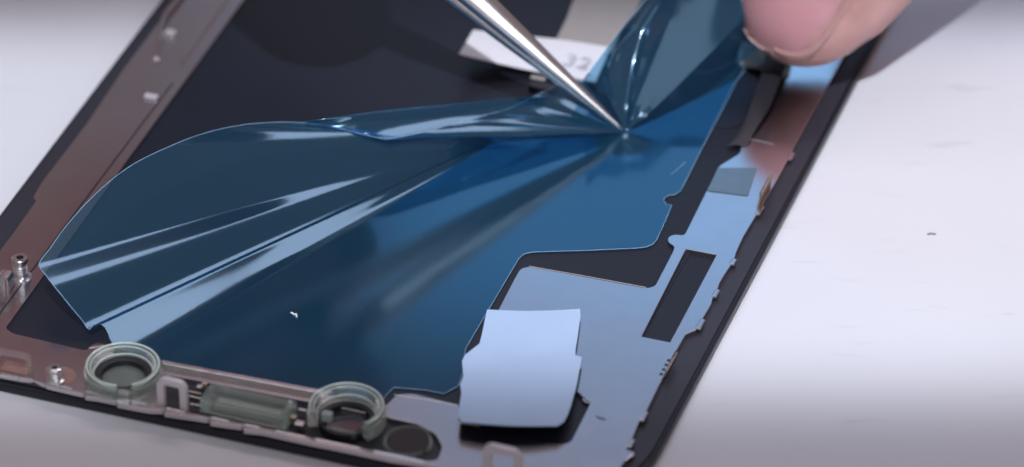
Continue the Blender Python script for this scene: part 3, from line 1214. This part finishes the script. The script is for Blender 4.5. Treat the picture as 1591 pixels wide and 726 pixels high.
def loft(bm, pts, rads, up0, n=24, squash=None, cap0=True):
    pts = [Vector(p) for p in pts]
    rings = []
    for i, p in enumerate(pts):
        t = (pts[min(i + 1, len(pts) - 1)] - pts[max(i - 1, 0)]).normalized()
        s = t.cross(up0).normalized()
        w = s.cross(t).normalized()
        rx, ry = rads[i]
        rings.append([bm.verts.new(p + s * (math.cos(2 * math.pi * k / n) * rx) + w * (math.sin(2 * math.pi * k / n) * ry)) for k in range(n)])
    for i in range(len(rings) - 1):
        for k in range(n):
            l = (k + 1) % n
            bm.faces.new([rings[i][k], rings[i][l], rings[i + 1][l], rings[i + 1][k]])
    bm.faces.new(rings[0])
    bm.faces.new(rings[-1])


def finger(bm, joints, radii, up0, flatten=0.86, tip=1.0):
    """joints from tip to root"""
    pts, rads = [], []
    d0 = (Vector(joints[1]) - Vector(joints[0])).normalized()
    r0 = radii[0]
    tipc = Vector(joints[0])
    pts, rads = [], []
    for k in range(9):
        x = ((k + .25) / 8.25) ** 1.6                  # 0..1 from the very tip to full radius
        rr = r0 * math.sqrt(max(0.0, 1 - (1 - x) ** 2))
        pts.append(tipc + d0 * (r0 * tip * x))
        rads.append((rr, rr * flatten))
    js = crom(joints, 8)
    tot = len(js) - 1
    for i, p in enumerate(js):
        if (p - tipc).dot(d0) <= r0 * tip * 1.05 and i < tot // 2:
            continue
        f = i / tot * (len(radii) - 1)
        a = int(min(f, len(radii) - 2))
        r = radii[a] + (radii[a + 1] - radii[a]) * (f - a)
        pts.append(p)
        rads.append((r, r * flatten))
    loft(bm, pts, rads, up0)


DT = Vector((0.64, 0.48, 0.60)).normalized()
VIEW = -FWD
NN = (VIEW - DT * VIEW.dot(DT)).normalized()          # nail faces the camera ...
LAT = DT.cross(NN).normalized()
if LAT.x < 0:
    LAT = -LAT                                        # to the right of the finger, as seen
ROLL = math.radians(30)
NAILN = (NN * math.cos(ROLL) - LAT * math.sin(ROLL)).normalized()   # ... and a little to the left
NLAT = DT.cross(NAILN).normalized()
if NLAT.dot(LAT) < 0:
    NLAT = -NLAT

bm = bmesh.new()
tip0 = TH0.copy()
thumb = [tip0, tip0 + DT * 14, tip0 + DT * 29, tip0 + DT * 44 + Vector((2, 6, 1)), tip0 + DT * 62 + Vector((6, 14, 2)), tip0 + DT * 86 + Vector((8, 26, 4))]
finger(bm, thumb, [7.2, 8.3, 8.9, 9.0, 10.5, 14.5], NAILN, flatten=0.74, tip=1.05)
ITIP = TH0 + Vector((9.0, 13.0, 4.5))
DI = Vector((0.80, 0.46, 0.38)).normalized()
index = [ITIP, ITIP + DI * 12, ITIP + DI * 25, ITIP + DI * 42 + Vector((4, 2, 6)), ITIP + DI * 66 + Vector((6, 10, 16)), ITIP + DI * 86 + Vector((4, 26, 22))]
finger(bm, index, [6.2, 7.4, 8.0, 8.6, 9.6, 11.0], EZ, flatten=0.88, tip=1.1)
pc = thumb[-1]
wr = pc + Vector((26, 44, 8))
for k, (dx, dz, lng) in enumerate([(14, 2, 1.0), (24, -2, .92), (31, -6, .78)]):
    o = index[-1] + Vector((dx * .9, -3 - k * 1.5, -4 + dz))
    f3 = [o + Vector((-16, -8, -20)) * lng, o + Vector((-22, -16, -12)) * lng, o + Vector((-18, -22, 0)) * lng, o + Vector((-6, -12, 6)) * lng, o, o + Vector((8, 16, 2))]
    finger(bm, f3, [6.4, 7.2, 7.8, 8.4, 9.2, 11], EZ, flatten=.92, tip=1.1)
loft(bm, [index[-1] + Vector((4, 0, -4)), index[-1] + Vector((12, 14, -6)), wr, wr + Vector((22, 46, 4)), wr + Vector((50, 110, 12))],
     [(20, 12), (30, 15), (27, 17), (25, 19), (31, 26)], EZ)
loft(bm, [pc - DT * 12, pc + Vector((8, 14, 0)), wr], [(11, 12), (17, 16), (22, 17)], EZ)
hand = bm_obj('hand', bm, 'skin', None, base=hb, smooth=False)
md = hand.modifiers.new('r', 'REMESH')
md.mode = 'VOXEL'
md.voxel_size = 0.7 * MM
ms = hand.modifiers.new('s', 'SMOOTH')
ms.iterations = 10
ms.factor = 0.5
dg = bpy.context.evaluated_depsgraph_get()
me2 = bpy.data.meshes.new_from_object(hand.evaluated_get(dg))
hand.modifiers.clear()
hand.data = me2
# shape the thumb tip: groove along the nail's side fold and a raised fold
NWD = 5.35
for v in me2.vertices:
    p = Vector(v.co) / MM + hb
    q = p - tip0
    a, l, n_ = q.dot(DT), q.dot(NLAT), q.dot(NAILN)
    if -1 < a < 16 and n_ > 0.2:
        e = abs(l) - NWD
        w = max(0, 1 - abs(a - 8) / 9.5) ** .5
        g = math.exp(-(e / .45) ** 2) * -0.42 + math.exp(-((e - 1.0) / .6) ** 2) * 0.30
        p2 = p + NAILN * (g * w)
        v.co = (p2 - hb) * MM
for p in me2.polygons:
    p.use_smooth = True
if not me2.materials:
    me2.materials.append(MATS['skin'])
hand['label'] = 'bare hand with thumb and finger holding the edge of the blue film'
hand['category'] = 'hand'


from mathutils.bvhtree import BVHTree
hand_bvh = BVHTree.FromPolygons([Vector(v.co) / MM + hb for v in me2.vertices], [p.vertices[:] for p in me2.polygons])


def nail_sheet(name, f0, f1, mat, lift, parent, nu=22, nv=20, wmax=5.2, s0=-1.0, s1=1.0):
    """plate pressed onto the thumb; f0..f1 is its stretch along the nail (0 = free edge, 1 = root)"""
    vs_, fs = [], []
    for i in range(nu + 1):
        ta = f0 + (f1 - f0) * i / nu
        for j in range(nv + 1):
            s_ = s0 + (s1 - s0) * j / nv
            front = 0.35 + 3.0 * abs(s_) ** 2.3
            back = 12.5 - 1.2 * s_ * s_
            a = front + (back - front) * ta
            l = wmax * s_ * (1.0 - 0.05 * (1 - ta))
            o = tip0 + DT * a + NLAT * l + NAILN * 30
            hit = hand_bvh.ray_cast(o, -NAILN)
            n_ = (hit[0] - tip0).dot(NAILN) if hit[0] is not None else 2.0
            crown = 0.28 * (1 - s_ * s_)
            vs_.append(tip0 + DT * a + NLAT * l + NAILN * (n_ + lift + crown))
    for i in range(nu):
        for j in range(nv):
            q = i * (nv + 1) + j
            fs.append((q, q + 1, q + nv + 2, q + nv + 1))
    m = len(vs_)
    vs_ += [v - NAILN * 0.5 for v in vs_]
    fs += [tuple(m + x for x in reversed(f)) for f in fs]
    edge = [j for j in range(nv + 1)] + [i * (nv + 1) + nv for i in range(1, nu + 1)] + [nu * (nv + 1) + j for j in range(nv - 1, -1, -1)] + [i * (nv + 1) for i in range(nu - 1, 0, -1)]
    for k in range(len(edge)):
        x, y = edge[k], edge[(k + 1) % len(edge)]
        fs.append((x, y, m + y, m + x))
    return mk(name, vs_, fs, mat, parent, smooth='angle')


nl = nail_sheet('nail', 0.0, 1.0, 'nail', 0.03, hand)
nail_sheet('nail_free_edge', -0.03, 0.018, 'nail_tip', 0.04, hand, nu=4, s0=-1.0, s1=0.35)


def on_thumb(a, l, lift):
    hit = hand_bvh.ray_cast(tip0 + DT * a + NLAT * l + NAILN * 30, -NAILN)
    return hit[0] + NAILN * lift


fold = [on_thumb(a, l, -0.40) for a, l in ((1.0, 1.6), (1.3, 2.8), (2.0, 3.9), (3.0, 4.7), (4.4, 5.1), (5.6, 5.25), (7, 5.3), (8.5, 5.3), (10, 5.3), (11.5, 5.3), (13, 5.2))]
tube('nail_fold', crom(fold, 4), 0.52, 'fold_skin', hand, n=8)

# the other hand, gripping the tweezers above the picture: it shows as a soft dark shape mirrored in the flat film
GP = TW + TD * 43
nv_ = (VIEW - TD * VIEW.dot(TD)).normalized()
B2 = Vector((-0.42, 0.66, 0.62)).normalized()
bm = bmesh.new()
t0 = GP + nv_ * 7.2 - B2 * 6 - TD * 2
finger(bm, [t0, t0 + B2 * 13, t0 + B2 * 28 + nv_ * 2, t0 + B2 * 48 + nv_ * 4, t0 + B2 * 78 + Vector((-4, 6, 2)), t0 + B2 * 100 + Vector((-6, 14, 2))],
       [7.4, 8.4, 9.0, 9.2, 11, 15], nv_, flatten=.8, tip=1.05)
i0 = GP - nv_ * 7.6 - B2 * 7 - TD * 4
finger(bm, [i0, i0 + B2 * 12, i0 + B2 * 25 - nv_ * 3, i0 + B2 * 48 - nv_ * 8, i0 + B2 * 76 - nv_ * 6, i0 + B2 * 100],
       [6.6, 7.4, 8.0, 8.6, 9.6, 12], nv_, flatten=.88, tip=1.1)
for k in range(3):
    m0 = i0 + TD * (15 + 16 * k) - nv_ * (3 + 2 * k) + B2 * (3 + 5 * k)
    finger(bm, [m0, m0 + B2 * 12, m0 + B2 * 25 - nv_ * 4, m0 + B2 * 46 - nv_ * 7, m0 + B2 * 72 - nv_ * 4 - TD * (3 * k), m0 + B2 * 96 - TD * (7 * k)],
           [6.4, 7.3, 7.9, 8.5, 9.4, 12], nv_, flatten=.9, tip=1.1)
pm = i0 + B2 * 92 + TD * 14 + nv_ * 4
loft(bm, [pm - B2 * 14, pm + B2 * 14, pm + B2 * 50, pm + B2 * 84, pm + B2 * 150], [(26, 13), (34, 17), (31, 18), (26, 20), (31, 26)], nv_)
hb2 = GP.copy()
grip = bm_obj('hand', bm, 'skin', None, base=hb2, smooth=False)
md = grip.modifiers.new('r', 'REMESH')
md.mode = 'VOXEL'
md.voxel_size = 1.2 * MM
ms = grip.modifiers.new('s', 'SMOOTH')
ms.iterations = 8
dg = bpy.context.evaluated_depsgraph_get()
me3 = bpy.data.meshes.new_from_object(grip.evaluated_get(dg))
grip.modifiers.clear()
grip.data = me3
for p in me3.polygons:
    p.use_smooth = True
if not me3.materials:
    me3.materials.append(MATS['skin'])
grip['label'] = 'bare hand gripping the steel tweezers above the dark panel'
grip['category'] = 'hand'

# ------------------------------------------------------------------ dust and specks
def speck(px, py, z, pts, r, label, mat='lint', cat='lint'):
    q = [P(px + x, py + y, z + r) for x, y in pts]
    o = tube('lint_speck' if cat == 'lint' else 'dirt_speck', q, r, mat, None, base=q[0], n=6)
    o['label'] = label
    o['category'] = cat
    return o


speck(452, 486, ZF + .02, [(0, 0), (3, 1), (5, 3), (8, 2), (9, 6)], .09, 'white lint speck lying on the flat blue film')
speck(1043, 268, ZF + .02, [(0, 3), (10, -5), (22, -16)], .025, 'fine pale fibre on the blue film near its straight side edge', 'film_edge')
speck(1441, 364, 0.0, [(0, 0), (6, -1), (13, 0)], .085, 'small dark dirt speck on the white work surface', 'grime', 'dirt')
